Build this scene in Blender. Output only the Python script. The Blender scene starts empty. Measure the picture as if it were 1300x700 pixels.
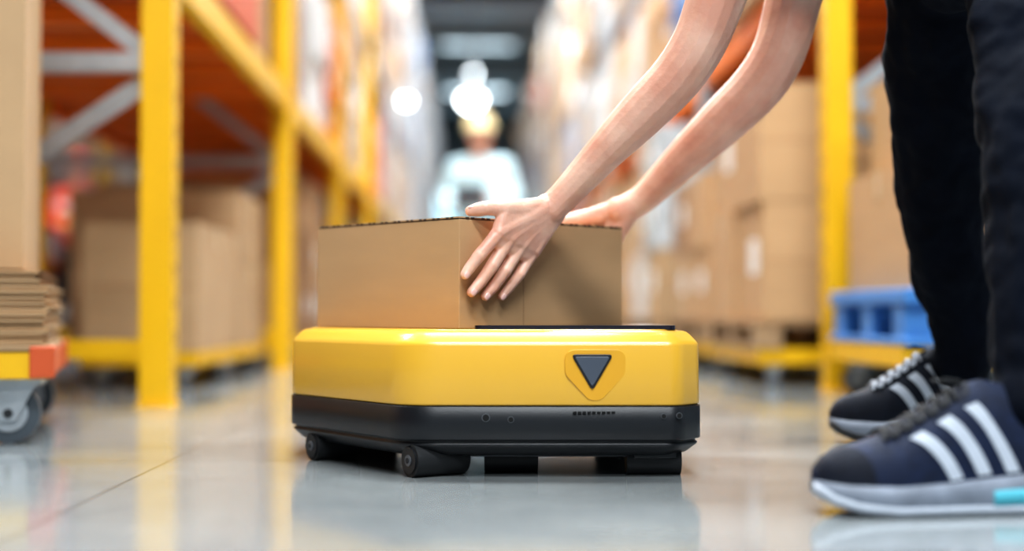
import bpy, bmesh, math, random
from mathutils import Vector, Matrix
random.seed(7)
scene = bpy.context.scene
scene.view_settings.view_transform = 'Standard'
for lk in ('Medium High Contrast','Standard - Medium High Contrast'):
    try:
        scene.view_settings.look = lk; break
    except Exception: pass
scene.view_settings.exposure = 0.05
COL = scene.collection

# ------------------------------------------------------------------ materials
def mat(name, col, rough=0.6, metal=0.0, var=0.0, scale=8.0, bump=0.0, bscale=60.0, emit=None, estr=0.0, sss=0.0, coat=0.0, stretch=None, spec=0.5, col2=None, bdist=0.002):
    m = bpy.data.materials.new(name); m.use_nodes = True
    nt = m.node_tree; b = nt.nodes['Principled BSDF']
    b.inputs['Base Color'].default_value = (*col, 1)
    b.inputs['Roughness'].default_value = rough
    b.inputs['Metallic'].default_value = metal
    b.inputs['Specular IOR Level'].default_value = spec
    if coat: b.inputs['Coat Weight'].default_value = coat; b.inputs['Coat Roughness'].default_value = 0.12
    if sss:
        b.inputs['Subsurface Weight'].default_value = sss
        b.inputs['Subsurface Radius'].default_value = (1.0, 0.35, 0.2)
        b.inputs['Subsurface Scale'].default_value = 0.012
    if emit:
        b.inputs['Emission Color'].default_value = (*emit, 1); b.inputs['Emission Strength'].default_value = estr
    tc = nt.nodes.new('ShaderNodeTexCoord'); mp = nt.nodes.new('ShaderNodeMapping')
    nt.links.new(tc.outputs['Object'], mp.inputs['Vector'])
    if stretch: mp.inputs['Scale'].default_value = stretch
    if var > 0 or col2:
        n = nt.nodes.new('ShaderNodeTexNoise'); n.inputs['Scale'].default_value = scale; n.inputs['Detail'].default_value = 5
        nt.links.new(mp.outputs[0], n.inputs['Vector'])
        r = nt.nodes.new('ShaderNodeValToRGB')
        c2 = col2 if col2 else tuple(c*(1-var) for c in col)
        r.color_ramp.elements[0].position = 0.35; r.color_ramp.elements[1].position = 0.68
        r.color_ramp.elements[0].color = (*c2, 1); r.color_ramp.elements[1].color = (*col, 1)
        nt.links.new(n.outputs['Fac'], r.inputs['Fac']); nt.links.new(r.outputs['Color'], b.inputs['Base Color'])
    if bump > 0:
        n2 = nt.nodes.new('ShaderNodeTexNoise'); n2.inputs['Scale'].default_value = bscale; n2.inputs['Detail'].default_value = 3
        nt.links.new(mp.outputs[0], n2.inputs['Vector'])
        bp = nt.nodes.new('ShaderNodeBump'); bp.inputs['Strength'].default_value = bump; bp.inputs['Distance'].default_value = bdist
        nt.links.new(n2.outputs['Fac'], bp.inputs['Height']); nt.links.new(bp.outputs['Normal'], b.inputs['Normal'])
    return m

M = {}
M['card'] = mat('cardboard', (0.51,0.315,0.160), 0.72, var=0.06, scale=5, bump=0.05, bscale=90, stretch=(1,1,5))
M['card_b'] = mat('cardboard_pale', (0.50,0.33,0.18), 0.75, var=0.12, scale=4)
M['card_d'] = mat('cardboard_dark', (0.33,0.18,0.085), 0.8, var=0.15, scale=4)
M['card_edge'] = mat('cardboard_edge', (0.10,0.055,0.03), 0.9, var=0.5, scale=200)
M['card_w'] = mat('carton_white', (0.66,0.67,0.66), 0.6, var=0.08)
M['card_blue'] = mat('carton_blue', (0.05,0.17,0.45), 0.5, var=0.1)
M['wrap'] = mat('stretch_wrap', (0.60,0.64,0.66), 0.25, var=0.35, scale=14)
M['tape'] = mat('packing_tape', (0.56,0.41,0.26), 0.3, var=0.05)
M['label'] = mat('paper_label', (0.85,0.85,0.83), 0.5, var=0.03)
M['yel'] = mat('rack_yellow_paint', (0.82,0.47,0.008), 0.38, var=0.08, scale=5)
M['ryel'] = mat('robot_yellow_paint', (0.80,0.45,0.045), 0.30, var=0.02, scale=3, coat=0.4, bump=0.05, bscale=400)
M['ryel_d'] = mat('robot_yellow_recess_shade', (0.74,0.38,0.025), 0.4, var=0.03)  # darker yellow paints in recess shade; the emblem frame is really raised
M['rblack'] = mat('robot_black_plastic', (0.010,0.011,0.014), 0.36, var=0.1, bump=0.08, bscale=500)
M['rgrey'] = mat('robot_grey_plastic', (0.10,0.105,0.115), 0.35, var=0.05)
M['slate'] = mat('robot_slate_button', (0.075,0.09,0.12), 0.4, var=0.1)
M['gloss'] = mat('robot_gloss_panel', (0.012,0.010,0.022), 0.12, var=0.05, coat=0.5)
M['org'] = mat('rack_orange_paint', (0.88,0.20,0.010), 0.45, var=0.12, scale=4)
M['dorg'] = mat('rack_deck_redbrown', (0.55,0.10,0.015), 0.6, var=0.25, scale=4)
M['steel'] = mat('galvanised_steel', (0.50,0.53,0.56), 0.4, 0.7, var=0.15, scale=20)
M['rubber'] = mat('black_rubber', (0.015,0.016,0.018), 0.6, var=0.1)
M['grub'] = mat('grey_rubber', (0.06,0.075,0.09), 0.55, var=0.15)
M['wood'] = mat('pallet_wood', (0.40,0.26,0.14), 0.8, var=0.3, scale=6, stretch=(1,6,6))
M['bluep'] = mat('blue_plastic_pallet', (0.07,0.24,0.58), 0.45, var=0.08)
M['redp'] = mat('red_plastic', (0.60,0.10,0.025), 0.5, var=0.1)
M['hole'] = mat('dark_slot', (0.003,0.003,0.003), 0.8, var=0.1)
M['skin'] = mat('skin', (0.82,0.52,0.40), 0.40, scale=14, bump=0.5, bscale=120, sss=0.22, col2=(0.68,0.34,0.245), bdist=0.0018)
M['nail'] = mat('fingernail', (0.84,0.52,0.46), 0.22, var=0.04, coat=0.4)
M['trouser'] = mat('dark_trouser_fabric', (0.0035,0.006,0.013), 0.9, var=0.3, scale=12, bump=0.3, bscale=300, spec=0.12)
M['shirt'] = mat('blue_tshirt_fabric', (0.04,0.13,0.34), 0.85, var=0.15, bump=0.3, bscale=300)
M['hair'] = mat('brown_hair', (0.05,0.027,0.015), 0.6, var=0.4, scale=60)
M['navy'] = mat('navy_shoe_mesh', (0.007,0.016,0.050), 0.6, var=0.45, scale=50, bump=0.5, bscale=350, spec=0.3)
M['blk'] = mat('black_shoe_mesh', (0.006,0.009,0.020), 0.65, var=0.3, scale=60, bump=0.5, bscale=350, spec=0.25)
M['stripe'] = mat('shoe_stripe_white', (0.50,0.55,0.63), 0.5, var=0.12, scale=30)
M['sole'] = mat('shoe_midsole', (0.24,0.275,0.34), 0.55, var=0.35, scale=25)
M['teal'] = mat('shoe_teal_sole', (0.10,0.50,0.62), 0.5, var=0.1)
M['wshirt'] = mat('pale_work_shirt', (0.64,0.88,0.96), 0.8, var=0.1)
M['hiv'] = mat('hivis_red', (0.75,0.07,0.02), 0.7, var=0.1)
M['hiy'] = mat('hivis_yellow', (0.85,0.75,0.05), 0.6, var=0.1)
M['helm'] = mat('hard_hat', (0.80,0.66,0.35), 0.3, var=0.05)
M['helmr'] = mat('hard_hat_red', (0.7,0.05,0.02), 0.3, var=0.05)
M['eye'] = mat('eye_dark', (0.02,0.015,0.01), 0.2, var=0.1)
M['wall'] = mat('wall_paint', (0.22,0.27,0.30), 0.8, var=0.08, scale=1)
M['wallr'] = mat('wall_brick_red', (0.20,0.07,0.035), 0.85, var=0.3, scale=2)
M['ceil'] = mat('ceiling_deck', (0.14,0.175,0.205), 0.8, var=0.15, scale=1)
M['beam'] = mat('ceiling_steel', (0.34,0.41,0.47), 0.5, 0.2, var=0.15)
M['lamp'] = mat('lamp_diffuser', (0.9,0.95,1.0), 0.4, emit=(0.72,0.90,1.0), estr=3.0, var=0.01)
M['lampb'] = mat('highbay_diffuser', (0.9,0.95,1.0), 0.4, emit=(0.88,0.97,1.0), estr=20, var=0.01)
M['dock'] = mat('daylight_panel', (0.7,0.85,0.95), 0.4, emit=(0.50,0.85,1.0), estr=2.6, var=0.05)

def floor_mat():
    m = bpy.data.materials.new('polished_concrete'); m.use_nodes = True
    nt = m.node_tree; b = nt.nodes['Principled BSDF']
    tc = nt.nodes.new('ShaderNodeTexCoord')
    n1 = nt.nodes.new('ShaderNodeTexNoise'); n1.inputs['Scale'].default_value = 1.6; n1.inputs['Detail'].default_value = 8; n1.inputs['Roughness'].default_value = 0.6
    n2 = nt.nodes.new('ShaderNodeTexNoise'); n2.inputs['Scale'].default_value = 30; n2.inputs['Detail'].default_value = 6
    nt.links.new(tc.outputs['Object'], n1.inputs['Vector']); nt.links.new(tc.outputs['Object'], n2.inputs['Vector'])
    mx = nt.nodes.new('ShaderNodeMath'); mx.operation = 'MULTIPLY_ADD'; mx.inputs[1].default_value = 0.35
    nt.links.new(n2.outputs['Fac'], mx.inputs[0]); nt.links.new(n1.outputs['Fac'], mx.inputs[2])
    r = nt.nodes.new('ShaderNodeValToRGB')
    r.color_ramp.elements[0].position = 0.45; r.color_ramp.elements[0].color = (0.165,0.182,0.188,1)
    r.color_ramp.elements[1].position = 0.90; r.color_ramp.elements[1].color = (0.260,0.278,0.280,1)
    nt.links.new(mx.outputs[0], r.inputs['Fac'])
    br = nt.nodes.new('ShaderNodeTexBrick'); br.offset = 0.0; br.inputs['Scale'].default_value = 1.0
    br.inputs['Brick Width'].default_value = 1.5; br.inputs['Row Height'].default_value = 1.5; br.inputs['Mortar Size'].default_value = 0.0035
    br.inputs['Color1'].default_value=(1,1,1,1); br.inputs['Color2'].default_value=(1,1,1,1); br.inputs['Mortar'].default_value=(0.6,0.6,0.6,1)
    mp = nt.nodes.new('ShaderNodeMapping'); mp.inputs['Location'].default_value=(0.55,0.4,0)
    nt.links.new(tc.outputs['Object'], mp.inputs['Vector']); nt.links.new(mp.outputs[0], br.inputs['Vector'])
    mm = nt.nodes.new('ShaderNodeMix'); mm.data_type='RGBA'; mm.blend_type='MULTIPLY'; mm.inputs[0].default_value=1.0
    nt.links.new(r.outputs['Color'], mm.inputs[6]); nt.links.new(br.outputs['Color'], mm.inputs[7])
    nt.links.new(mm.outputs[2], b.inputs['Base Color'])
    mr = nt.nodes.new('ShaderNodeMapRange'); mr.inputs['From Min'].default_value = 0.3; mr.inputs['From Max'].default_value = 0.7
    mr.inputs['To Min'].default_value = 0.07; mr.inputs['To Max'].default_value = 0.17
    nt.links.new(n1.outputs['Fac'], mr.inputs['Value']); nt.links.new(mr.outputs[0], b.inputs['Roughness'])
    b.inputs['Specular IOR Level'].default_value = 0.75
    bp = nt.nodes.new('ShaderNodeBump'); bp.inputs['Strength'].default_value = 0.05; bp.inputs['Distance'].default_value = 0.002
    nt.links.new(n2.outputs['Fac'], bp.inputs['Height']); nt.links.new(bp.outputs['Normal'], b.inputs['Normal'])
    return m
M['floor'] = floor_mat()

# ------------------------------------------------------------------ mesh builder
class MB:
    def __init__(s): s.v=[]; s.f=[]; s.mi=[]; s.mats=[]; s.sm=[]
    def mid(s, m):
        if m not in s.mats: s.mats.append(m)
        return s.mats.index(m)
    def add(s, vs, fs, m, smooth=False):
        o=len(s.v); s.v += [tuple(v) for v in vs]; k=s.mid(m)
        for f in fs: s.f.append([i+o for i in f]); s.mi.append(k); s.sm.append(smooth)
    def box(s, c, size, m, rz=0.0, R=None):
        hx,hy,hz=[d/2 for d in size]
        R = R or Matrix.Rotation(rz,3,'Z'); c=Vector(c)
        vs=[c+R@Vector((x*hx,y*hy,z*hz)) for x in(-1,1) for y in(-1,1) for z in(-1,1)]
        s.add(vs,[(0,1,3,2),(4,6,7,5),(0,4,5,1),(2,3,7,6),(0,2,6,4),(1,5,7,3)],m)
    def bar(s, p, q, w, t, m):
        p=Vector(p);q=Vector(q);d=q-p;z=d.normalized()
        up=Vector((0,1,0)) if abs(z.y)<0.9 else Vector((0,0,1))
        x=up.cross(z).normalized(); y=z.cross(x)
        R=Matrix((x,y,z)).transposed()
        s.box((p+q)/2,(w,t,d.length),m,R=R)
    def cyl(s, p, q, r, m, n=24, r2=None, smooth=True):
        p=Vector(p);q=Vector(q);z=(q-p).normalized(); r2=r if r2 is None else r2
        a=Vector((0,0,1)) if abs(z.z)<0.9 else Vector((1,0,0))
        x=a.cross(z).normalized(); y=z.cross(x); vs=[]
        for c,rr in((p,r),(q,r2)):
            for i in range(n):
                t=2*math.pi*i/n; vs.append(c+x*rr*math.cos(t)+y*rr*math.sin(t))
        s.add(vs,[(i,(i+1)%n,n+(i+1)%n,n+i) for i in range(n)],m,smooth)
        s.add(vs,[tuple(range(n))[::-1],tuple(range(n,2*n))],m)
    def loft(s, rings, m, cap=True, smooth=True):
        n=len(rings[0]); vs=[v for r in rings for v in r]; fs=[]
        for k in range(len(rings)-1):
            for i in range(n):
                j=(i+1)%n; fs.append((k*n+i,k*n+j,(k+1)*n+j,(k+1)*n+i))
        s.add(vs,fs,m,smooth)
        if cap:
            s.add(rings[0],[tuple(range(n))[::-1]],m); s.add(rings[-1],[tuple(range(n))],m)
    def prism(s, pts, y0, y1, m):
        n=len(pts); vs=[(p[0],y0,p[1]) for p in pts]+[(p[0],y1,p[1]) for p in pts]
        s.add(vs,[tuple(range(n)),tuple(range(2*n-1,n-1,-1))]+[(i,n+i,n+(i+1)%n,(i+1)%n) for i in range(n)],m)
    def obj(s, name, parent=None, bevel=0.0, seg=2, auto=None):
        me=bpy.data.meshes.new(name); me.from_pydata(s.v,[],s.f)
        for m in s.mats: me.materials.append(M[m])
        me.polygons.foreach_set('material_index',s.mi); me.polygons.foreach_set('use_smooth',s.sm)
        bm=bmesh.new(); bm.from_mesh(me)
        if auto: bmesh.ops.remove_doubles(bm, verts=bm.verts, dist=1e-5)
        bmesh.ops.recalc_face_normals(bm,faces=bm.faces); bm.to_mesh(me); bm.free()
        o=bpy.data.objects.new(name,me); COL.objects.link(o)
        if parent: o.parent=parent
        if bevel:
            b=o.modifiers.new('bevel','BEVEL'); b.width=bevel; b.segments=seg; b.limit_method='ANGLE'; b.angle_limit=math.radians(40)
        return o

def empty(name):
    o=bpy.data.objects.new(name,None); COL.objects.link(o); o.empty_display_size=0.1; return o

def fib(n):
    g=math.pi*(3-math.sqrt(5)); out=[]
    for i in range(n):
        y=1-2*(i+0.5)/n; r=math.sqrt(1-y*y); out.append(Vector((r*math.cos(g*i),r*math.sin(g*i),y)))
    return out
FIB=fib(90)
def hulls(name, groups, m, voxel, smooth_it=6, parent=None, disp=0.0, dsize=0.08):
    """each group is a list of (point, radius or (rx,ry,rz)); convex hull of each, all voxel-merged into one skin"""
    V=[];F=[]
    for g in groups:
        bm=bmesh.new()
        for p,r in g:
            rr=Vector((r,r,r)) if not isinstance(r,tuple) else Vector(r)
            for d in FIB: bm.verts.new(Vector(p)+Vector((d.x*rr.x,d.y*rr.y,d.z*rr.z)))
        res=bmesh.ops.convex_hull(bm,input=bm.verts)
        dead=[e for e in res['geom_interior'] if isinstance(e,bmesh.types.BMVert)]
        bmesh.ops.delete(bm,geom=list(set(dead)),context='VERTS')
        bmesh.ops.recalc_face_normals(bm,faces=bm.faces)
        bm.verts.index_update(); o=len(V)
        V+= [v.co.copy() for v in bm.verts]; F+=[[v.index+o for v in f.verts] for f in bm.faces]; bm.free()
    me=bpy.data.meshes.new(name); me.from_pydata(V,[],F); me.materials.append(M[m])
    ob=bpy.data.objects.new(name,me); COL.objects.link(ob)
    if parent: ob.parent=parent
    r=ob.modifiers.new('merge','REMESH'); r.mode='VOXEL'; r.voxel_size=voxel; r.use_smooth_shade=True
    s=ob.modifiers.new('smooth','SMOOTH'); s.factor=0.5; s.iterations=smooth_it
    if disp:
        t=bpy.data.textures.new(name+'_folds','CLOUDS'); t.noise_scale=dsize; t.noise_depth=2
        d=ob.modifiers.new('folds','DISPLACE'); d.texture=t; d.strength=disp; d.mid_level=0.5; d.texture_coords='GLOBAL'
    return ob
def chain(pts): return [[pts[i],pts[i+1]] for i in range(len(pts)-1)]
def spline(pts, n=5):
    out=[]; P=[pts[0]]+list(pts)+[pts[-1]]
    for i in range(1,len(P)-2):
        for k in range(n):
            t=k/n; r=[]
            for f in (lambda a:a[0], lambda a:Vector((a[1],0,0))):
                a,b_,c,d=f(P[i-1]),f(P[i]),f(P[i+1]),f(P[i+2])
                r.append(0.5*((2*b_)+(c-a)*t+(2*a-5*b_+4*c-d)*t*t+(3*b_-a-3*c+d)*t**3))
            out.append((r[0],r[1].x))
    out.append(pts[-1]); return out

# ------------------------------------------------------------------ room
X0,X1,Y0,Y1,ZC=-10.0,9.0,-9.0,43.0,6.5
def slab(name,c,s,m):
    b=MB(); b.box(c,s,m); return b.obj(name)
slab('floor',((X0+X1)/2,(Y0+Y1)/2,-0.05),(X1-X0,Y1-Y0,0.1),'floor')
slab('ceiling',((X0+X1)/2,(Y0+Y1)/2,ZC+0.05),(X1-X0,Y1-Y0,0.1),'ceil')
slab('wall_left',(X0-0.05,(Y0+Y1)/2,ZC/2),(0.1,Y1-Y0,ZC),'wallr')
slab('wall_right',(X1+0.05,(Y0+Y1)/2,ZC/2),(0.1,Y1-Y0,ZC),'wall')
slab('wall_back',((X0+X1)/2,Y1+0.05,ZC/2),(X1-X0,0.1,ZC),'wall')
slab('wall_front',((X0+X1)/2,Y0-0.05,ZC/2),(X1-X0,0.1,ZC),'wall')
b=MB(); b.box((0.2,Y1-0.04,2.0),(4.2,0.06,4.0),'steel')
for i in range(4):
    for j in range(5): b.box((-1.3+i*1.0,Y1-0.09,0.45+j*0.78),(0.9,0.05,0.66),'dock')
b.obj('door_1')
b=MB()
for y in range(-8,43,4):
    b.box(((X0+X1)/2,y,ZC-0.12),(X1-X0-0.1,0.16,0.2),'beam'); b.box(((X0+X1)/2,y,ZC-0.23),(X1-X0-0.1,0.3,0.03),'beam')
for x in (-6,-1.8,2.3,6): b.cyl((x,Y0+0.1,ZC-0.33),(x,Y1-0.1,ZC-0.33),0.06,'steel',12)
b.obj('ceiling_beams')

def strip(cx,cy,lx,ly,power,col=(0.93,0.97,1.0)):
    e=empty('ceiling_light'); b=MB(); b.box((cx,cy,ZC-0.42),(lx+0.1,ly+0.1,0.10),'beam'); b.box((cx,cy,ZC-0.48),(lx,ly,0.03),'lamp')
    for dx in(-.4,.4): b.cyl((cx+dx*lx,cy,ZC-0.38),(cx+dx*lx,cy,ZC),0.01,'steel',8)
    b.obj('housing',e)
    l=bpy.data.lights.new('tube','AREA'); l.shape='RECTANGLE'; l.size=lx; l.size_y=ly; l.energy=power; l.color=col
    o=bpy.data.objects.new('tube',l); o.location=(cx,cy,ZC-0.51); COL.objects.link(o); o.parent=e
strip(0.2,-5.0,3.2,1.2,440); strip(0.2,-1.0,3.2,1.0,430); strip(0.1,4.0,2.6,1.0,540); strip(0.1,10.0,2.6,1.0,640)  # first two, unseen behind the camera, are added to light the front faces
strip(0.1,17.0,2.6,0.8,700)
strip(0.1,24.0,2.0,0.6,260); strip(0.1,30.0,1.5,0.5,100); strip(0.1,36.5,1.5,0.5,100)
strip(-3.55,5.5,1.6,1.6,420); strip(-3.55,12.5,1.6,1.6,340); strip(5.5,2.0,2.5,1.0,240)  # first two are added to brighten the left worker and rack backs
b=MB()
for y in (26.5,29.0,34.0,38.5): b.box((0.3,y,ZC-0.5),(6.5,0.5,0.28),'beam')
b.obj('ventilation_ducts')

def highbay(x,y,z,r):
    e=empty('high_bay_lamp'); b=MB()
    b.loft([[(x+rr*math.cos(t*math.pi/12),y+rr*math.sin(t*math.pi/12),zz) for t in range(24)] for rr,zz in((r*1.05,z),(r*0.95,z+r*0.5),(r*0.5,z+r*0.9),(r*0.35,z+r*1.4))],'steel')
    b.cyl((x,y,z+r*1.4),(x,y,ZC),0.012,'rubber',8)
    b.loft([[(x+rr*math.cos(t*math.pi/12),y+rr*math.sin(t*math.pi/12),zz) for t in range(24)] for rr,zz in((r*0.15,z-r*1.0),(r*0.6,z-r*0.8),(r*0.9,z-r*0.4),(r,z))],'lampb')
    b.obj('shade',e)
highbay(-0.02,20,3.34,0.15); highbay(-0.80,17,2.85,0.05); highbay(0.0,30,5.4,0.07)

# ------------------------------------------------------------------ racks
def rack(name,xf,xb,ys,levels,ztop,beam='yel',nearyel=99):
    b=MB(); s=1 if xb>xf else -1
    for y in ys:
        um='yel' if y<nearyel else 'steel'
        for x in (xf,xb):
            b.box((x-s*0.041,y,ztop/2),(0.012,0.09,ztop),um)
            b.box((x,y-0.040,ztop/2),(0.09,0.012,ztop),um); b.box((x,y+0.040,ztop/2),(0.09,0.012,ztop),um)
            b.box((x,y,0.004),(0.11,0.11,0.008),um)
            if y<8:
                for k in range(int(ztop/0.1)): b.box((x-s*0.047,y,0.1+k*0.1),(0.004,0.012,0.03),'card_d')
        zz=[0.165,1.0,1.9,2.8,3.7,4.6]
        for i,z in enumerate(zz):
            if z<ztop: b.box(((xf+xb)/2,y,z),(abs(xb-xf)-0.1,0.045,0.055),'yel' if i==0 else 'steel')
        for i in range(len(zz)-1):
            if zz[i+1]<=ztop:
                a,c=(xb,xf) if i%2==0 else (xf,xb)
                if i==0: b.bar((xb,y+0.03,0.18),(xf,y+0.03,0.98),0.05,0.03,'steel')
                else: b.bar((a,y+0.03,zz[i]),(c,y+0.03,zz[i+1]),0.05,0.03,'steel')
    for li,z in enumerate(levels):
        for i in range(len(ys)-1):
            ya,yb=ys[i]+0.05,ys[i+1]-0.05; ym=(ya+yb)/2
            bmn=beam if (li==0 and ys[i]<nearyel+6) else 'org'
            if li>0 and ys[i]>8: bmn='steel'
            b.box((xf,ym,z),(0.05,yb-ya,0.11),bmn); b.box((xb,ym,z),(0.05,yb-ya,0.11),'org')
            b.box(((xf+xb)/2,ym,z+0.065),(abs(xb-xf),yb-ya,0.02),'dorg')
            k=ya+0.25
            while k<yb: b.box(((xf+xb)/2,k,z+0.015),(abs(xb-xf)-0.06,0.06,0.07),'org'); k+=0.55
    return b.obj(name)
LYl=[4.15+2.7*i for i in range(0,13)]
RY=[4.9+2.7*i for i in range(0,13)]
rack('pallet_rack',-0.913,-2.1,LYl,[1.30,2.6,3.9],5.0,'yel',13)
rack('pallet_rack',1.268,2.45,RY,[1.55,2.8,4.0],5.0,'org',7)
rack('pallet_rack',-5.0,-6.2,[3.0+2.7*i for i in range(0,10)],[0.9,1.9,2.9,3.9],5.0,'org')

def pallet(b,cx,cy,z,w,d,h=0.1,m='wood'):
    for i in range(5): b.box((cx,cy-d/2+d*(i+0.5)/5,z+h-0.01),(w,d/5*0.8,0.02),m)
    for i in(-1,0,1):
        for j in(-1,0,1): b.box((cx+i*(w/2-0.05),cy+j*(d/2-0.05),z+h/2),(0.1,0.1,h-0.04),m)
        b.box((cx+i*(w/2-0.05),cy,z+0.01),(0.1,d,0.02),m)
def carton(b,cx,cy,z,w,d,h,m='card',tape=True,label=None,side=0):
    b.box((cx,cy,z+h/2),(w,d,h),m)
    if tape and m.startswith('card'):
        b.box((cx,cy,z+h),(w*1.004,0.05,0.003),'tape')
        for s in(-1,1): b.box((cx+s*w/2,cy,z+h-0.04),(0.003,0.05,0.08),'tape')
        b.box((cx,cy-d/2,z+h*0.5),(w*1.001,0.002,0.004),'card_d')
    if label:
        b.box((cx+side*(w/2+0.001),cy-d*0.15,z+h*0.55),(0.003,d*0.3,h*0.3),'label')
        if label>1: b.box((cx-w*0.2,cy-d/2-0.001,z+h*0.5),(w*0.2,0.003,h*0.2),'label')
def caster(b,x,y,r,top,ang=0.4):
    dx,dy=math.cos(ang),math.sin(ang); nx,ny=-dy,dx
    c=Vector((x,y,r)); n=Vector((nx,ny,0))
    b.cyl(c-n*0.018,c+n*0.018,r,'grub',28); b.cyl(c-n*0.021,c+n*0.021,r*0.62,'steel',24); b.cyl(c-n*0.03,c+n*0.03,r*0.16,'rubber',12)
    for s in(-1,1):
        o=n*0.026*s; d=Vector((dx,dy,0))
        ps=[c+o-d*r*0.25-Vector((0,0,r*0.25)),c+o+d*r*0.25-Vector((0,0,r*0.25)),c+o+d*r*0.9+Vector((0,0,top-r-0.012)),c+o-d*r*0.5+Vector((0,0,top-r-0.012))]
        vs=[p-n*0.002 for p in ps]+[p+n*0.002 for p in ps]
        b.add(vs,[(0,1,2,3),(7,6,5,4),(0,4,5,1),(1,5,6,2),(2,6,7,3),(3,7,4,0)],'steel')
    d=Vector((dx,dy,0))*r*0.2
    b.box(c+d+Vector((0,0,top-r-0.008)),(r*1.7,0.075,0.016),'steel',rz=ang)
    b.cyl((c+d)+Vector((0,0,top-r-0.03)),(c+d)+Vector((0,0,top-r)),0.022,'steel',16)
def dolly(b,cx,cy,w,d,z0,z1,r,m='yel',rz=0):
    R=Matrix.Rotation(rz,3,'Z'); C=Vector((cx,cy,0))
    h=z1-z0
    for s in(-1,1):
        b.box(C+R@Vector((s*(w/2-0.02),0,(z0+z1)/2)),(0.04,d,h),m,rz); b.box(C+R@Vector((0,s*(d/2-0.02),(z0+z1)/2)),(w-0.08,0.04,h),m,rz)
    b.box(C+R@Vector((0,0,z1-0.01)),(w-0.06,d-0.06,0.015),'wood',rz)
    for sx in(-1,1):
        for sy in(-1,1):
            p=C+R@Vector((sx*(w/2-0.07),sy*(d/2-0.07),0)); caster(b,p.x,p.y,r,z0,0.5*sx+0.3)

# right near dolly with blue pallet
e=empty('carton_dolly'); b=MB(); dolly(b,1.51,4.82,0.80,0.8,0.115,0.175,0.05); b.obj('dolly',e)
b=MB()
for i in range(4):
    for j in range(3): b.box((1.50+(i-1.5)*0.225,4.82+(j-1)*0.33,0.245),(0.09,0.11,0.10),'bluep')
b.box((1.50,4.82,0.318),(0.78,0.84,0.045),'bluep'); b.box((1.50,4.82,0.188),(0.78,0.84,0.022),'bluep'); b.obj('plastic_pallet',e,0.006)
b=MB(); carton(b,1.53,4.86,0.342,0.72,0.7,0.37,'card'); carton(b,1.58,4.88,0.714,0.66,0.66,0.32,'card_b'); b.obj('cartons',e,0.004)
e.location=(0.10,-0.46,0)

# right floor stacks along the aisle
e=empty('carton_pallet_stack'); bd=MB(); bc=MB()
y=5.25; k=0
hs=[(0.45,0.45),(0.34,0.36),(0.4,0.4,0.3),(0.5,0.4),(0.35,0.35,0.35),(0.45,0.5)]
while y<24:
    d=1.05; x0=1.02+random.uniform(-.03,.06) if k else 1.06
    w=0.95
    dolly(bd,x0+w/2,y+d/2,w,d,0.08,0.14,0.036); pallet(bd,x0+w/2,y+d/2,0.14,w+0.02,d+0.02,0.10)
    z=0.242
    for q,h in enumerate(hs[k%6]):
        for a in range(2):
            for c in range(2):
                m=random.choice(['card','card_b','card','card_b','card_d']) if (k%4!=2) else random.choice(['card_b','wrap','card_w'])
                jt=random.uniform(0,0.02)
                carton(bc,x0+w*(a+0.5)/2+jt,y+d*(c+0.5)/2,z,w/2-0.01,d/2-0.012,h-0.004,m,label=(random.random()<0.5),side=-1)
        z+=h
    y+=d+0.28; k+=1
bd.obj('dollies',e); bc.obj('cartons',e,0.004)

# left bay stacks
e=empty('carton_pallet_stack'); bd=MB(); bc=MB()
def lstack(x1,y0,w,d,layers,nx,ny,mset):
    dolly(bd,x1-w/2,y0+d/2,w,d,0.08,0.13,0.036); z=0.132
    for h in layers:
        for a in range(nx):
            for c in range(ny):
                carton(bc,x1-w*(a+0.5)/nx,y0+d*(c+0.5)/ny,z,w/nx-0.01,d/ny-0.012,h-0.004,random.choice(mset),label=random.random()<0.25,side=1)
        z+=h
lstack(-0.98,5.1,0.42,0.85,(0.47,),1,1,['card_b'])
lstack(-0.98,6.0,0.72,0.7,(0.36,0.30),1,1,['card_b'])
y=7.1
while y<24:
    lstack(-0.98+random.uniform(-.04,.04),y,0.9,1.0,random.choice([(0.4,0.4),(0.35,0.3,0.3),(0.5,0.35)]),2,2,['card','card_b','card_d','card_w']); y+=1.35
bd.obj('dollies',e); bc.obj('cartons',e,0.004)

# goods on rack levels
def goods(side,xa,xb,ys,levels,name,over=0.0):
    b=MB()
    for z in levels:
        for i in range(len(ys)-1):
            y=ys[i]+0.1
            while y<ys[i+1]-0.45:
                d=min(random.uniform(0.55,0.95),ys[i+1]-0.1-y)
                m=random.choice(['card','card_b','card_b','card_w','wrap','card_d','card','card_blue' if random.random()<0.5 else 'card_b','wrap','redp' if random.random()<0.3 else 'card_w'])
                h=random.uniform(0.75,1.08)
                w=abs(xb-xa)-0.12
                cx=(xa+xb)/2+side*over
                nz=random.choice([1,2,2,3])
                for q in range(nz):
                    carton(b,cx+random.uniform(-.03,.03),y+d/2,z+0.078+q*h/nz,w,d-0.02,h/nz-0.004,m,label=random.random()<0.6,side=side)
                y+=d+0.01
    b.obj(name)
goods(1,-0.913,-2.1,LYl,[1.30,2.6,3.9],'rack_cartons',0.06)
goods(-1,1.268,2.45,RY,[1.55,2.8,4.0],'rack_cartons',0.12)
goods(1,-5.0,-6.2,[3.0+2.7*i for i in range(0,8)],[0.9,1.9],'rack_cartons')

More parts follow.
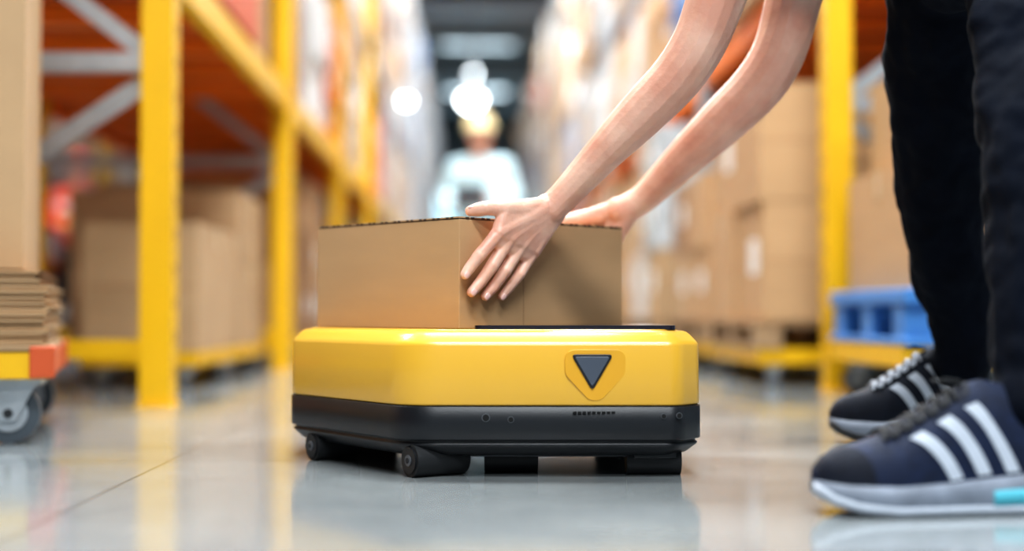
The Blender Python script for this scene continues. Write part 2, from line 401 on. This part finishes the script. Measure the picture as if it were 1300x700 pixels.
# near left cart
e=empty('platform_cart'); rz=math.radians(14)
R=Matrix.Rotation(rz,3,'Z'); corner=Vector((-0.865,2.93,0)); C=corner+R@Vector((-0.35,0.4,0))
b=MB()
for s in(-1,1):
    b.box(C+R@Vector((0,s*0.37,0.163)),(0.70,0.05,0.06),'yel',rz); b.box(C+R@Vector((s*0.33,0,0.163)),(0.045,0.70,0.06),'redp',rz)
    b.box(C+R@Vector((0.335,s*0.37,0.168)),(0.05,0.065,0.066),'redp',rz)
b.box(C+R@Vector((0,0,0.196)),(0.70,0.80,0.012),'wood',rz)
b.obj('deck',e,0.004)
b=MB()
for sx in(-1,1):
    for sy in(-1,1):
        p=C+R@Vector((sx*0.27,sy*0.33,0)); caster(b,p.x,p.y,0.062,0.136,0.15)
b.obj('casters',e)
b=MB(); z=0.203
for i in range(26):
    j=random.uniform(-0.006,0.006)
    if i==13: j=0.012
    b.box(C+R@Vector((j-(0.02 if i>20 else 0),random.uniform(-.006,.006),z+0.0026)),(0.69-(i%5)*0.003,0.77,0.0046),'card' if i%2 else 'card_b',rz+random.uniform(-.01,.01))
    b.box(C+R@Vector((0,0,z+0.0053)),(0.67,0.75,0.0012),'card_d',rz)
    z+=0.0059
b.obj('flattened_cartons',e)
b=MB()
b.box(C+R@Vector((-0.01,0.04,z+0.36)),(0.60,0.62,0.71),'card_b',rz); b.box(C+R@Vector((-0.01,0.04,z+0.717)),(0.604,0.05,0.004),'tape',rz)
b.box(C+R@Vector((-0.02,0.05,z+0.95)),(0.52,0.56,0.46),'card',rz)
b.obj('tall_carton',e,0.004)

# ------------------------------------------------------------------ robot
rob=empty('warehouse_robot')
def rounded(poly, rads, n=8):
    out=[]; N=len(poly)
    for i in range(N):
        p=Vector(poly[i]); a=Vector(poly[i-1]); c=Vector(poly[(i+1)%N]); r=rads[i]
        u=(a-p).normalized(); v=(c-p).normalized(); ang=u.angle(v); t=r/math.tan(ang/2)
        t=min(t,(a-p).length*0.48,(c-p).length*0.48)
        s=p+u*t; e2=p+v*t
        for k in range(n+1):
            q=k/n; out.append(s*(1-q)**2+p*2*q*(1-q)+e2*q*q)
    return out
plan=[(-0.338,2.66),(-0.11,2.305),(0.335,2.29),(0.376,2.34),(0.376,2.88),(0.28,3.05),(-0.22,3.05),(-0.338,2.93)]
rads=[0.07,0.10,0.035,0.04,0.06,0.08,0.08,0.06]
OUT=rounded(plan,rads); CEN=Vector((0.03,2.68))
def ring(inset,z):
    return [(CEN.x+(p.x-CEN.x)*(1-inset/0.36),CEN.y+(p.y-CEN.y)*(1-inset/0.36),z) for p in OUT]
b=MB(); b.loft([ring(i,z) for i,z in((0.005,.117),(0.001,.1185),(0,.121),(0.0008,.214),(0.002,.2185),(0.005,.2225),(0.014,.2325),(0.019,.2365),(0.025,.2385),(0.034,.2392))],'ryel')
b.obj('top_shell',rob,auto=True)
b=MB(); b.loft([ring(i,z) for i,z in((0.0,.1165),(-0.0015,.115),(-0.0015,.064),(0.0,.062),(0.006,.0605),(0.006,.057),(0.003,.0555),(0.004,.052),(0.020,.038),(0.027,.035),(0.06,.034))],'rblack'); b.obj('base_skirt',rob,auto=True)
b=MB(); b.loft([ring(i,z) for i,z in((0.004,.1193),(0.004,.1160))],'rgrey'); b.obj('seam_gasket',rob)
b=MB(); b.loft([ring(i,z) for i,z in((0.034,.2370),(0.034,.2400),(0.036,.241),(0.05,.241))],'ryel'); b.obj('deck_plate',rob,auto=True)
b=MB(); pl=[(0.0,2.352),(0.335,2.345),(0.345,2.40),(0.345,2.735),(0.318,2.725),(0.03,2.458)]
PP=rounded(pl,[0.012]*6,4)
b.loft([[(p.x,p.y,z) for p in PP] for z in(.2405,.2465,.2475)],'gloss'); b.obj('control_panel',rob,0.001)
def yf(x): return 2.305+(x+0.11)*(-0.015/0.445)
def rpoly(pts,r,n=8): return [(p.x,p.y) for p in rounded(pts,[r]*len(pts),n)]
b=MB()
xc=0.1985; zc=0.178
outer=rpoly([(xc-.05,zc+.031),(xc+.05,zc+.031),(xc+.049,zc-.010),(xc+0.010,zc-.052),(xc-.010,zc-.052),(xc-.049,zc-.010)],0.020)
inner=rpoly([(xc-.0395,zc+.023),(xc+.0295,zc+.023),(xc-.005,zc-.036)],0.005)
inn2=rpoly([(xc-.034,zc+.0195),(xc+.024,zc+.0195),(xc-.005,zc-.030)],0.003)
y=yf(xc)
b.prism(outer,y-0.0012,y+0.003,'ryel_d'); b.obj('emblem_frame',rob,0.001)
b=MB(); b.prism(inner,y-0.0040,y,'rblack'); b.obj('emblem_rim',rob,0.001)
b=MB(); b.prism(inn2,y-0.0052,y,'slate'); b.obj('emblem_button',rob,0.001)
b=MB()
for px,pz,r in((0.0215,0.0985,.0068),(0.062,.0955,.0052),(0.309,.101,.0046),(0.334,.102,.0050)):
    y=yf(px)-0.0018
    b.cyl((px,y-0.0012,pz),(px,y+0.004,pz),r,'rgrey',20); b.cyl((px,y-0.0018,pz),(px,y+0.004,pz),r*0.8,'hole',20)
for i in range(9): b.box((0.165+i*0.0078,yf(0.2)-0.0020,.107),(0.0058,0.003,0.0036),'hole')
b.obj('sensors',rob)
def bogie(x,y,r,L,ang,nm):
    b=MB(); d=Vector((math.cos(ang),math.sin(ang),0)); c=Vector((x,y,r))
    b.cyl(c,c+d*L,r,'rubber',28); b.cyl(c-d*0.003,c+d*0.004,r*0.80,'rblack',24); b.cyl(c-d*0.0045,c,r*0.34,'rgrey',20); b.cyl(c-d*0.006,c,r*0.16,'rubber',12)
    b.box(c+d*L*0.62+Vector((0,0,r*0.55)),(L*0.7,r*1.3,r*0.9),'rblack',rz=ang)
    b.obj(nm,rob,0.0015)
bogie(-0.102,2.322,0.0275,0.10,math.radians(33),'wheel_1')
bogie(-0.292,2.600,0.0265,0.085,math.radians(33),'wheel_2')
b=MB()
for x,y in((0.30,2.36),(0.30,2.95),(-0.2,2.95)):
    b.cyl((x-0.045,y,0.024),(x+0.045,y,0.024),0.024,'rubber',24); b.box((x,y,0.040),(0.07,0.06,0.022),'rblack')
b.cyl((0.02,2.40,0.022),(0.11,2.40,0.022),0.022,'rubber',24); b.box((0.065,2.40,0.04),(0.10,0.05,0.02),'rblack')
b.obj('wheels_rear',rob,0.0015)
b=MB(); b.loft([ring(.05,.037),ring(.055,.030)],'rgrey'); b.obj('underbody',rob)

# ------------------------------------------------------------------ carried carton
bx=empty('cardboard_box')
P0=Vector((-0.023,2.42,0)); dl=Vector((-0.68,0.73,0)).normalized(); dr=Vector((0.73,0.68,0)).normalized()
LL,LR,ZB,ZT=0.400,0.423,0.2415,0.433
cen=P0+dl*LL/2+dr*LR/2; brz=math.atan2(dr.y,dr.x)
b=MB(); b.box((cen.x,cen.y,(ZB+ZT-0.004)/2),(LR,LL,ZT-ZB-0.004),'card',brz); b.obj('carton_body',bx,0.0012)
b=MB(); R=Matrix.Rotation(brz,3,'Z')
b.box((cen.x,cen.y,ZT-0.0028),(LR-0.002,LL-0.002,0.0026),'card_edge',brz)
for s in(-1,1): b.box(cen+R@Vector((0,s*LL/4,ZT-0.0008)),(LR+0.0015,LL/2-0.001,0.0022),'card',brz)
n=34
for i in range(n):
    if i%3:
        b.box(P0+dr*(LR*(i+.5)/n)+Vector((0,0,ZT-0.0012)),(0.007,0.0022,0.0028),'card_edge',brz)
        b.box(P0+dl*(LL*(i+.5)/n)+Vector((0,0,ZT-0.0012)),(0.0022,0.007,0.0028),'card_edge',brz)
b.obj('top_flaps',bx)
b=MB(); b.box(P0+dr*0.155+Vector((0,0,(ZB+ZT)/2)),(0.0012,0.0006,ZT-ZB-0.008),'card_d',brz); b.obj('glue_seam',bx)

# ------------------------------------------------------------------ worker with hands
wk=empty('warehouse_worker')
V=Vector
def G(s,n,z): return Vector((0.286-.68*s+.73*n, 2.708+.73*s+.68*n, z))
def mk_hand(MCP,PIP,DIP,TIP,wr_a,wr_b,thumb,wrad=0.0225):
    g=[]
    rr=[(.0132,.0114,.0102,.0088),(.0134,.0116,.0104,.0090),(.0129,.0111,.0099,.0085),(.0116,.0100,.0089,.0077)]
    for i in range(4):
        m,p,d,t=MCP[i],PIP[i],DIP[i],TIP[i]; a=rr[i]
        mid=m.lerp(p,.55); mid2=(p+d)/2
        g+=chain([(m,a[0]),(mid,a[1]*1.0),(p,a[1]*1.02),(mid2,a[2]*1.03),(d,a[2]*1.01),(t,a[3])])
    for i in range(3):
        g.append([(MCP[i].lerp(PIP[i],.30),.0095),(MCP[i+1].lerp(PIP[i+1],.30),.0092),(MCP[i],.0125),(MCP[i+1],.0120)])
        a0=wr_a.lerp(wr_b,i/3); a1=wr_a.lerp(wr_b,(i+1)/3)
        m0=MCP[i].lerp(a0,.5); m1=MCP[i+1].lerp(a1,.5)
        g.append([(MCP[i],.0138),(MCP[i+1],.0132),(m0,.0172),(m1,.0168)])
        g.append([(m0,.0172),(m1,.0168),(a0,wrad*0.95),(a1,wrad*0.95)])
    g.append([(wr_a,wrad),(wr_b,wrad)])
    T0,T1,T2,T3=thumb
    g+=[[(T0,.0195),(T1,.0165)],[(T0,.018),(wr_a,.0205)]]+chain([(T1,.0165),(T1.lerp(T2,.5),.0135),(T2,.0130),(T2.lerp(T3,.55),.0124),(T3,.0095)])
    g+=[[(T0,.018),(T1,.0140),(MCP[0],.0125),(wr_a,.018)]]
    return g
MCP=[V((.0435,2.4418,.4048)),V((.0630,2.4587,.3965)),V((.0850,2.480,.3865)),V((.1070,2.503,.3765))]
PIP=[V((.0108,2.4194,.3659)),V((.0340,2.4413,.3500)),V((.0570,2.4618,.3420)),V((.0830,2.4860,.3364))]
DIP=[V((-.0048,2.4160,.3456)),V((.0140,2.4340,.3219)),V((.0380,2.457,.3152)),V((.0650,2.4825,.3131))]
TIP=[V((-.0130,2.4115,.3334)),V((-.0015,2.4240,.3037)),V((.0221,2.4472,.297)),V((.0515,2.4755,.2973))]
wA=V((.1305,2.503,.4575)); wB=V((.1435,2.5155,.4455))
th=[V((.104,2.488,.448)),V((.058,2.453,.4490)),V((.023,2.439,.4490)),V((-.004,2.442,.4440))]
g=mk_hand(MCP,PIP,DIP,TIP,wA,wB,th)
for i in range(4):
    g.append([(MCP[i]+V((.0020,-.0024,.0016)),.0124),(MCP[i].lerp(wA.lerp(wB,.2+.2*i),.55)+V((.0022,-.0032,.0022)),.0140)])
    g.append([(PIP[i]+V((.0014,-.0016,.0006)),.0108 if i<3 else .0093),(PIP[i]+V((.0012,-.0014,.0012)),.0104 if i<3 else .0090)])
w1=(wA+wB)/2
A1=spline([(w1,.0285),(V((.166,2.502,.480)),.0278),(V((.232,2.472,.551)),.0345),(V((.295,2.440,.616)),.0425),(V((.352,2.412,.676)),.0455),(V((.388,2.392,.735)),.0475),(V((.415,2.375,.81)),.051),(V((.455,2.345,.93)),.056),(V((.505,2.31,1.08)),.058)],4)
g+=chain(A1)
E1=V((.365,2.405,.69)); S1=V((.505,2.31,1.08))
MC2=[G(.125,.026,.437),G(.102,.030,.424),G(.078,.030,.410),G(.052,.028,.394)]
PI2=[G(.150,.024,.398),G(.128,.024,.380),G(.102,.024,.368),G(.072,.022,.358)]
DI2=[G(.158,.014,.376),G(.140,.014,.356),G(.114,.014,.345),G(.083,.013,.338)]
TI2=[G(.163,.009,.360),G(.148,.009,.338),G(.121,.009,.328),G(.091,.009,.322)]
wA2=G(.045,.038,.474); wB2=G(.026,.044,.460)
th2=[G(.074,.018,.459),G(.105,-.012,.4525),G(.118,-.042,.4475),G(.118,-.066,.4440)]
g2=mk_hand(MC2,PI2,DI2,TI2,wA2,wB2,th2)
E2=V((.545,2.63,.705)); S2=V((.665,2.62,1.10)); w2=(wA2+wB2)/2
A2=spline([(w2,.0295),(V((.335,2.748,.494)),.0290),(V((.402,2.705,.562)),.037),(V((.472,2.665,.630)),.046),(V((.538,2.635,.698)),.0495),(V((.575,2.62,.765)),.0505),(V((.598,2.615,.85)),.053),(V((.63,2.615,.97)),.057),(S2,.060)],4)
g2+=chain(A2)
hulls('skin_arm_left',g,'skin',0.0017,8,wk)
hulls('skin_arm_right',g2,'skin',0.0020,8,wk)
def nail(p,d,nrm,w,l,nm):
    d=d.normalized(); nrm=(nrm-d*nrm.dot(d)).normalized(); s=d.cross(nrm)
    b=MB(); rings=[]
    for i in range(9):
        t=i/8*math.pi; rings.append([p+d*(-math.cos(t)*l)+ (s*math.cos(a)*w+nrm*math.sin(a)*w*0.45)*max(0.05,math.sin(t))**0.5 for a in [2*math.pi*k/14 for k in range(14)]])
    b.loft(rings,'nail'); b.obj(nm,wk)
fn=V((.68,-.73,.12))
for i,(d,t) in enumerate(zip(DIP,TIP)):
    dd=(t-d); w=[.0058,.0060,.0057,.0050][i]
    nrm=fn-dd.normalized()*fn.dot(dd.normalized()); nail(t+nrm.normalized()*w*1.15,dd,fn,w,.0072,'fingernail_%d'%(i+1))
nail(th[3]+V((.003,-.0045,.0074)),th[3]-th[2],V((.2,-.35,1)),.0062,.0078,'thumbnail')
SH=(S1+S2)/2; PEL=V((.93,2.41,.96))
hulls('tshirt',[[(S1+V((0,.03,.0)),.078),(S2+V((0,-.03,0)),.078),(SH.lerp(PEL,.35)+V((0,-.09,.01)),.10),(SH.lerp(PEL,.35)+V((0,.09,.01)),.10)],
  [(SH.lerp(PEL,.35)+V((0,-.08,.01)),.105),(SH.lerp(PEL,.35)+V((0,.08,.01)),.105),(PEL+V((0,-.07,.0)),.105),(PEL+V((0,.07,.0)),.105)],
  [(S1,.07),(S1.lerp(E1,.42),.066)],[(S2,.07),(S2.lerp(E2,.42),.068)]],'shirt',0.007,6,wk,0.012,0.09)
NK=SH+V((-.08,0,.06)); HD=V((.385,2.46,1.20))
hulls('head',[[(SH+V((-.02,0,.03)),.06),(NK,.055)],[(NK,.052),(HD,.052)],
  [(HD,(.088,.074,.10)),(HD+V((-.06,0,-.045)),(.045,.052,.05))],[(HD+V((-.095,0,-.015)),.012),(HD+V((-.112,0,-.045)),.013)],
  [(HD+V((-.09,0,-.075)),(.018,.024,.010))],[(HD+V((.0,-.078,-.01)),(.018,.010,.030))],[(HD+V((.0,.078,-.01)),(.018,.010,.030))]],'skin',0.005,4,wk)
hulls('hair',[[(HD+V((.02,0,.03)),(.092,.083,.092))],[(HD+V((.06,0,.0)),.07),(HD+V((.11,0,.03)),.035)],[(HD+V((.11,0,.03)),.03),(HD+V((.16,0,-.03)),.02)]],'hair',0.005,4,wk,0.006,0.02)
b=MB()
for s in(-1,1): b.cyl(HD+V((-.088,s*.03,.005)),HD+V((-.080,s*.03,.005)),.010,'eye',16)
b.obj('eyes',wk)
HN=V((.90,2.27,.90)); KN=V((.835,2.05,.52)); AN=V((.785,1.93,.17))
HF=V((.855,2.54,.90)); KF=V((.910,2.73,.50)); AF=V((1.015,2.88,.19))
hulls('trousers',[[(HN,.105),(HF,.105),(PEL+V((0,-.07,0)),.10),(PEL+V((0,.07,0)),.10)]]
  +chain(spline([(HN,.11),(HN.lerp(KN,.5),.098),(KN,.085),(KN.lerp(AN,.5),.080),(AN,.068),(AN+V((-.012,-.01,-.02)),.066)],2))
  +chain(spline([(HF,.11),(HF.lerp(KF,.5),.098),(KF,.085),(KF.lerp(AF,.5),.078),(AF,.064),(AF+V((-.012,.01,-.02)),.062)],2)),'trouser',0.006,5,wk,0.035,0.10)

# shoes
def interp(tab,u):
    for i in range(len(tab)-1):
        a,c=tab[i],tab[i+1]
        if u<=c[0]:
            t=(u-a[0])/(c[0]-a[0]); return a[1]+(c[1]-a[1])*t
    return tab[-1][1]
def shoe(name,loc,yaw,L,zs,up,near=True):
    e=empty(name); e.parent=wk
    W=[(0,0.004),(.015,.020),(.05,.031),(.1,.039),(.2,.047),(.32,.051),(.45,.047),(.6,.040),(.75,.039),(.88,.038),(.95,.031),(.985,.020),(1,.005)]
    SB=[(0,.024),(.06,.012),(.15,.004),(.28,0),(.85,0),(1,.008)]
    ST=[(0,.036),(.1,.033),(.3,.031),(.5,.034),(.8,.042),(1,.05)]
    TP=[(0,.044),(.04,.058),(.1,.068),(.2,.076),(.32,.088),(.45,.110),(.56,.130),(.66,.142),(.74,.138),(.82,.134),(.9,.145),(.96,.148),(1,.135)]
    us=[(1-math.cos(math.pi*i/44))/2 for i in range(45)]
    def T(x,y,z):
        c,s=math.cos(yaw),math.sin(yaw); x*=L; return Vector((loc[0]+x*c-y*s, loc[1]+x*s+y*c, z*zs+loc[2]))
    def S(u,t,off=0.0):
        w=interp(W,u)*0.97+off; zb=interp(ST,u)-.006; zt=interp(TP,u)+off
        high=max(0,(zt-.075)/.07)
        cy=math.cos(t); sy=math.sin(t)
        y=w*(abs(cy)**(0.75+0.5*high))*(1 if cy>=0 else -1)*(1-0.12*high*sy); z=zb+(zt-zb)*(sy**0.85 if sy>0 else 0)
        return T(u,y,z)
    b=MB(); NT=24
    grid=[[S(u,math.pi*k/NT) for k in range(NT+1)] for u in us]
    vs=[p for r in grid for p in r]; n=NT+1
    b.add(vs,[(i*n+k,i*n+k+1,(i+1)*n+k+1,(i+1)*n+k) for i in range(len(us)-1) for k in range(NT)],up,True)
    b.obj('upper',e)
    b=MB(); rings=[]; low=[]
    for u in us:
        w=interp(W,u); sb=interp(SB,u); st=interp(ST,u); r=[]
        for (fy,fz) in((-.86,0),(-1.02,.25),(-1.05,.6),(-1.0,1),(-.8,1.02),(.8,1.02),(1.0,1),(1.05,.6),(1.02,.25),(.86,0)):
            r.append(T(u,(w+.003)*fy,sb+(st-sb)*fz))
        rings.append(r)
        low.append([T(u,(w+.0045)*fy,sb+(st-sb)*fz) for fy,fz in((-.9,.22),(-1.03,.25),(-1.06,.5),(-1.02,.66),(1.02,.66),(1.06,.5),(1.03,.25),(.9,.22))])
    b.loft(rings,'sole',smooth=True)
    if near:
        k=[i for i,u in enumerate(us) if u>0.66][0]; b.loft(low[k:],'teal',smooth=True)
    b.obj('midsole',e)
    b=MB(); rings=[]
    for u in us:
        w=interp(W,u); sb=interp(SB,u)
        rings.append([T(u,(w+.004)*fy,sb+fz) for fy,fz in((-.85,-.0008),(-1.0,.002),(-1.03,.010),(1.03,.010),(1.0,.002),(.85,-.0008))])
    b.loft(rings,'stripe' if near else 'rubber'); b.obj('outsole',e)
    b=MB()
    for side in(0,1):
        for i in range(3):
            u0=.53+i*.115; N=10; vs=[]
            for k in range(N+1):
                q=k/N; t=0.06+q*0.80; t=t if side==0 else math.pi-t
                uc=u0-q*0.15
                for du in(-.027,-.009,.009,.027): vs.append(S(uc+du,t,0.0022))
            b.add(vs,[(4*k+j,4*k+j+1,4*k+5+j,4*k+4+j) for k in range(N) for j in range(3)],'stripe',True)
    b.obj('stripes',e)
    b=MB(); vs=[]; nu=8
    for i in range(nu+1):
        for k in range(13):
            t=math.pi*k/12; uu=0.01+(i/nu)*(0.10+0.10*abs(math.cos(t)))
            vs.append(S(uu,t,0.0018))
    b.add(vs,[(i*13+k,i*13+k+1,(i+1)*13+k+1,(i+1)*13+k) for i in range(nu) for k in range(12)],'blk',True); b.obj('toe_overlay',e)
    b=MB()
    for i in range(6):
        ua=.28+i*.052
        for sg in(-1,1):
            pts=[S(ua+sg*.018*(2*k/8-1),math.radians(58+64*k/8),0.005) for k in range(9)]
            for k in range(8): b.cyl(pts[k],pts[k+1],.0026,'stripe' if not near else 'rubber',8)
    c0=S(.60,math.pi/2,0.004)
    b.cyl(c0,c0+V((-.035,-.03,.005)),.0024,'rubber',8); b.cyl(c0,c0+V((-.03,.03,.0)),.0024,'rubber',8)
    b.obj('laces',e)
    b=MB(); vs=[]
    for k in range(9):
        t=math.radians(60+60*k/8); vs+= [S(.26,t,.0025),S(.62,t,.0025)]
    b.add(vs,[(2*k,2*k+1,2*k+3,2*k+2) for k in range(8)],'blk',True); b.obj('tongue',e)
    return e
shoe('sneaker',(.452,1.885,0.001),math.radians(4),.345,1.25,'navy',True)
shoe('sneaker',(.742,2.94,0.001),math.radians(-4),.33,1.40,'blk',False)

# ------------------------------------------------------------------ background workers
def bgworker(loc,yaw,top,helmet,leg='trouser',hiv=False,tablet=True):
    e=empty('standing_worker'); R=Matrix.Rotation(yaw,3,'Z'); L0=V(loc)
    def p(x,y,z): return L0+R@V((x,y,z))
    hulls('trousers',[[(p(-.09,0,.92),.10),(p(.09,0,.92),.10)]]+chain([(p(-.09,0,.90),.10),(p(-.11,-.02,.5),.075),(p(-.12,.0,.09),.06)])+chain([(p(.09,0,.90),.10),(p(.11,-.04,.5),.075),(p(.13,.02,.09),.06)]),leg,0.015,4,e)
    hulls('boots',[[(p(-.12,.02,.05),.05),(p(-.13,-.14,.04),.04)],[(p(.13,.04,.05),.05),(p(.15,-.12,.04),.04)]],'rubber',0.012,3,e)
    hulls('jacket',[[(p(-.10,0,1.0),.11),(p(.10,0,1.0),.11),(p(-.13,0,1.38),.09),(p(.13,0,1.38),.09)]]
       +chain([(p(-.19,0,1.40),.065),(p(-.28,.0,1.15),.052),(p(-.16,-.24,1.08),.042)])+chain([(p(.19,0,1.40),.065),(p(.28,.0,1.15),.052),(p(.16,-.24,1.10),.042)]),top,0.015,4,e)
    hulls('head',[[(p(0,0,1.42),.055),(p(0,-.02,1.56),.055)],[(p(0,-.02,1.64),(.078,.09,.11)),(p(0,-.05,1.58),(.05,.05,.05))],[(p(0,-.115,1.62),.013),(p(0,-.12,1.60),.014)],
       [(p(-.08,0,1.62),(.012,.02,.03))],[(p(.08,0,1.62),(.012,.02,.03))]]
       +chain([(p(-.16,-.24,1.08),.034),(p(-.09,-.30,1.10),.036)])+chain([(p(.16,-.24,1.10),.034),(p(.09,-.30,1.12),.036)]),'skin',0.01,3,e)
    b=MB()
    b.loft([[p(r*math.cos(a),-.02+r*1.15*math.sin(a),z) for a in [2*math.pi*k/20 for k in range(20)]] for r,z in((.125,1.675),(.108,1.69),(.102,1.74),(.08,1.785),(.04,1.805),(.01,1.81))],helmet)
    b.obj('hard_hat',e)
    b=MB()
    for s in(-1,1): b.cyl(p(s*.03,-.112,1.645),p(s*.03,-.10,1.645),.010,'eye',10)
    if tablet: b.box(p(0,-.32,1.14),(.26,.02,.19),'grub',rz=yaw)
    b.obj('tablet',e)
    if hiv:
        b=MB()
        for z,m in((1.1,'hiy'),(1.25,'label')): b.loft([[p(.235*math.cos(a)*1.0,.135*math.sin(a),z+dz) for a in [2*math.pi*k/24 for k in range(24)]] for dz in(0,.07)],m)
        b.obj('reflective_bands',e)
bgworker((0.06,10.8,0),math.radians(-15),'wshirt','helm')
bgworker((-3.75,13.6,0),math.radians(20),'hiv','helmr',hiv=True,tablet=False)

# ------------------------------------------------------------------ world + camera
w=bpy.data.worlds.new('world'); scene.world=w; w.use_nodes=True
w.node_tree.nodes['Background'].inputs[0].default_value=(0.6,0.7,0.8,1); w.node_tree.nodes['Background'].inputs[1].default_value=0.3
cam=bpy.data.cameras.new('camera'); co=bpy.data.objects.new('camera',cam); COL.objects.link(co)
co.location=(0,0,0.265); co.rotation_euler=(math.radians(91.59),0,math.radians(-1.59))
cam.lens=49.85; cam.sensor_width=36; cam.clip_start=0.05; cam.clip_end=200
cam.dof.use_dof=True; cam.dof.focus_distance=2.38; cam.dof.aperture_fstop=0.98
scene.camera=co
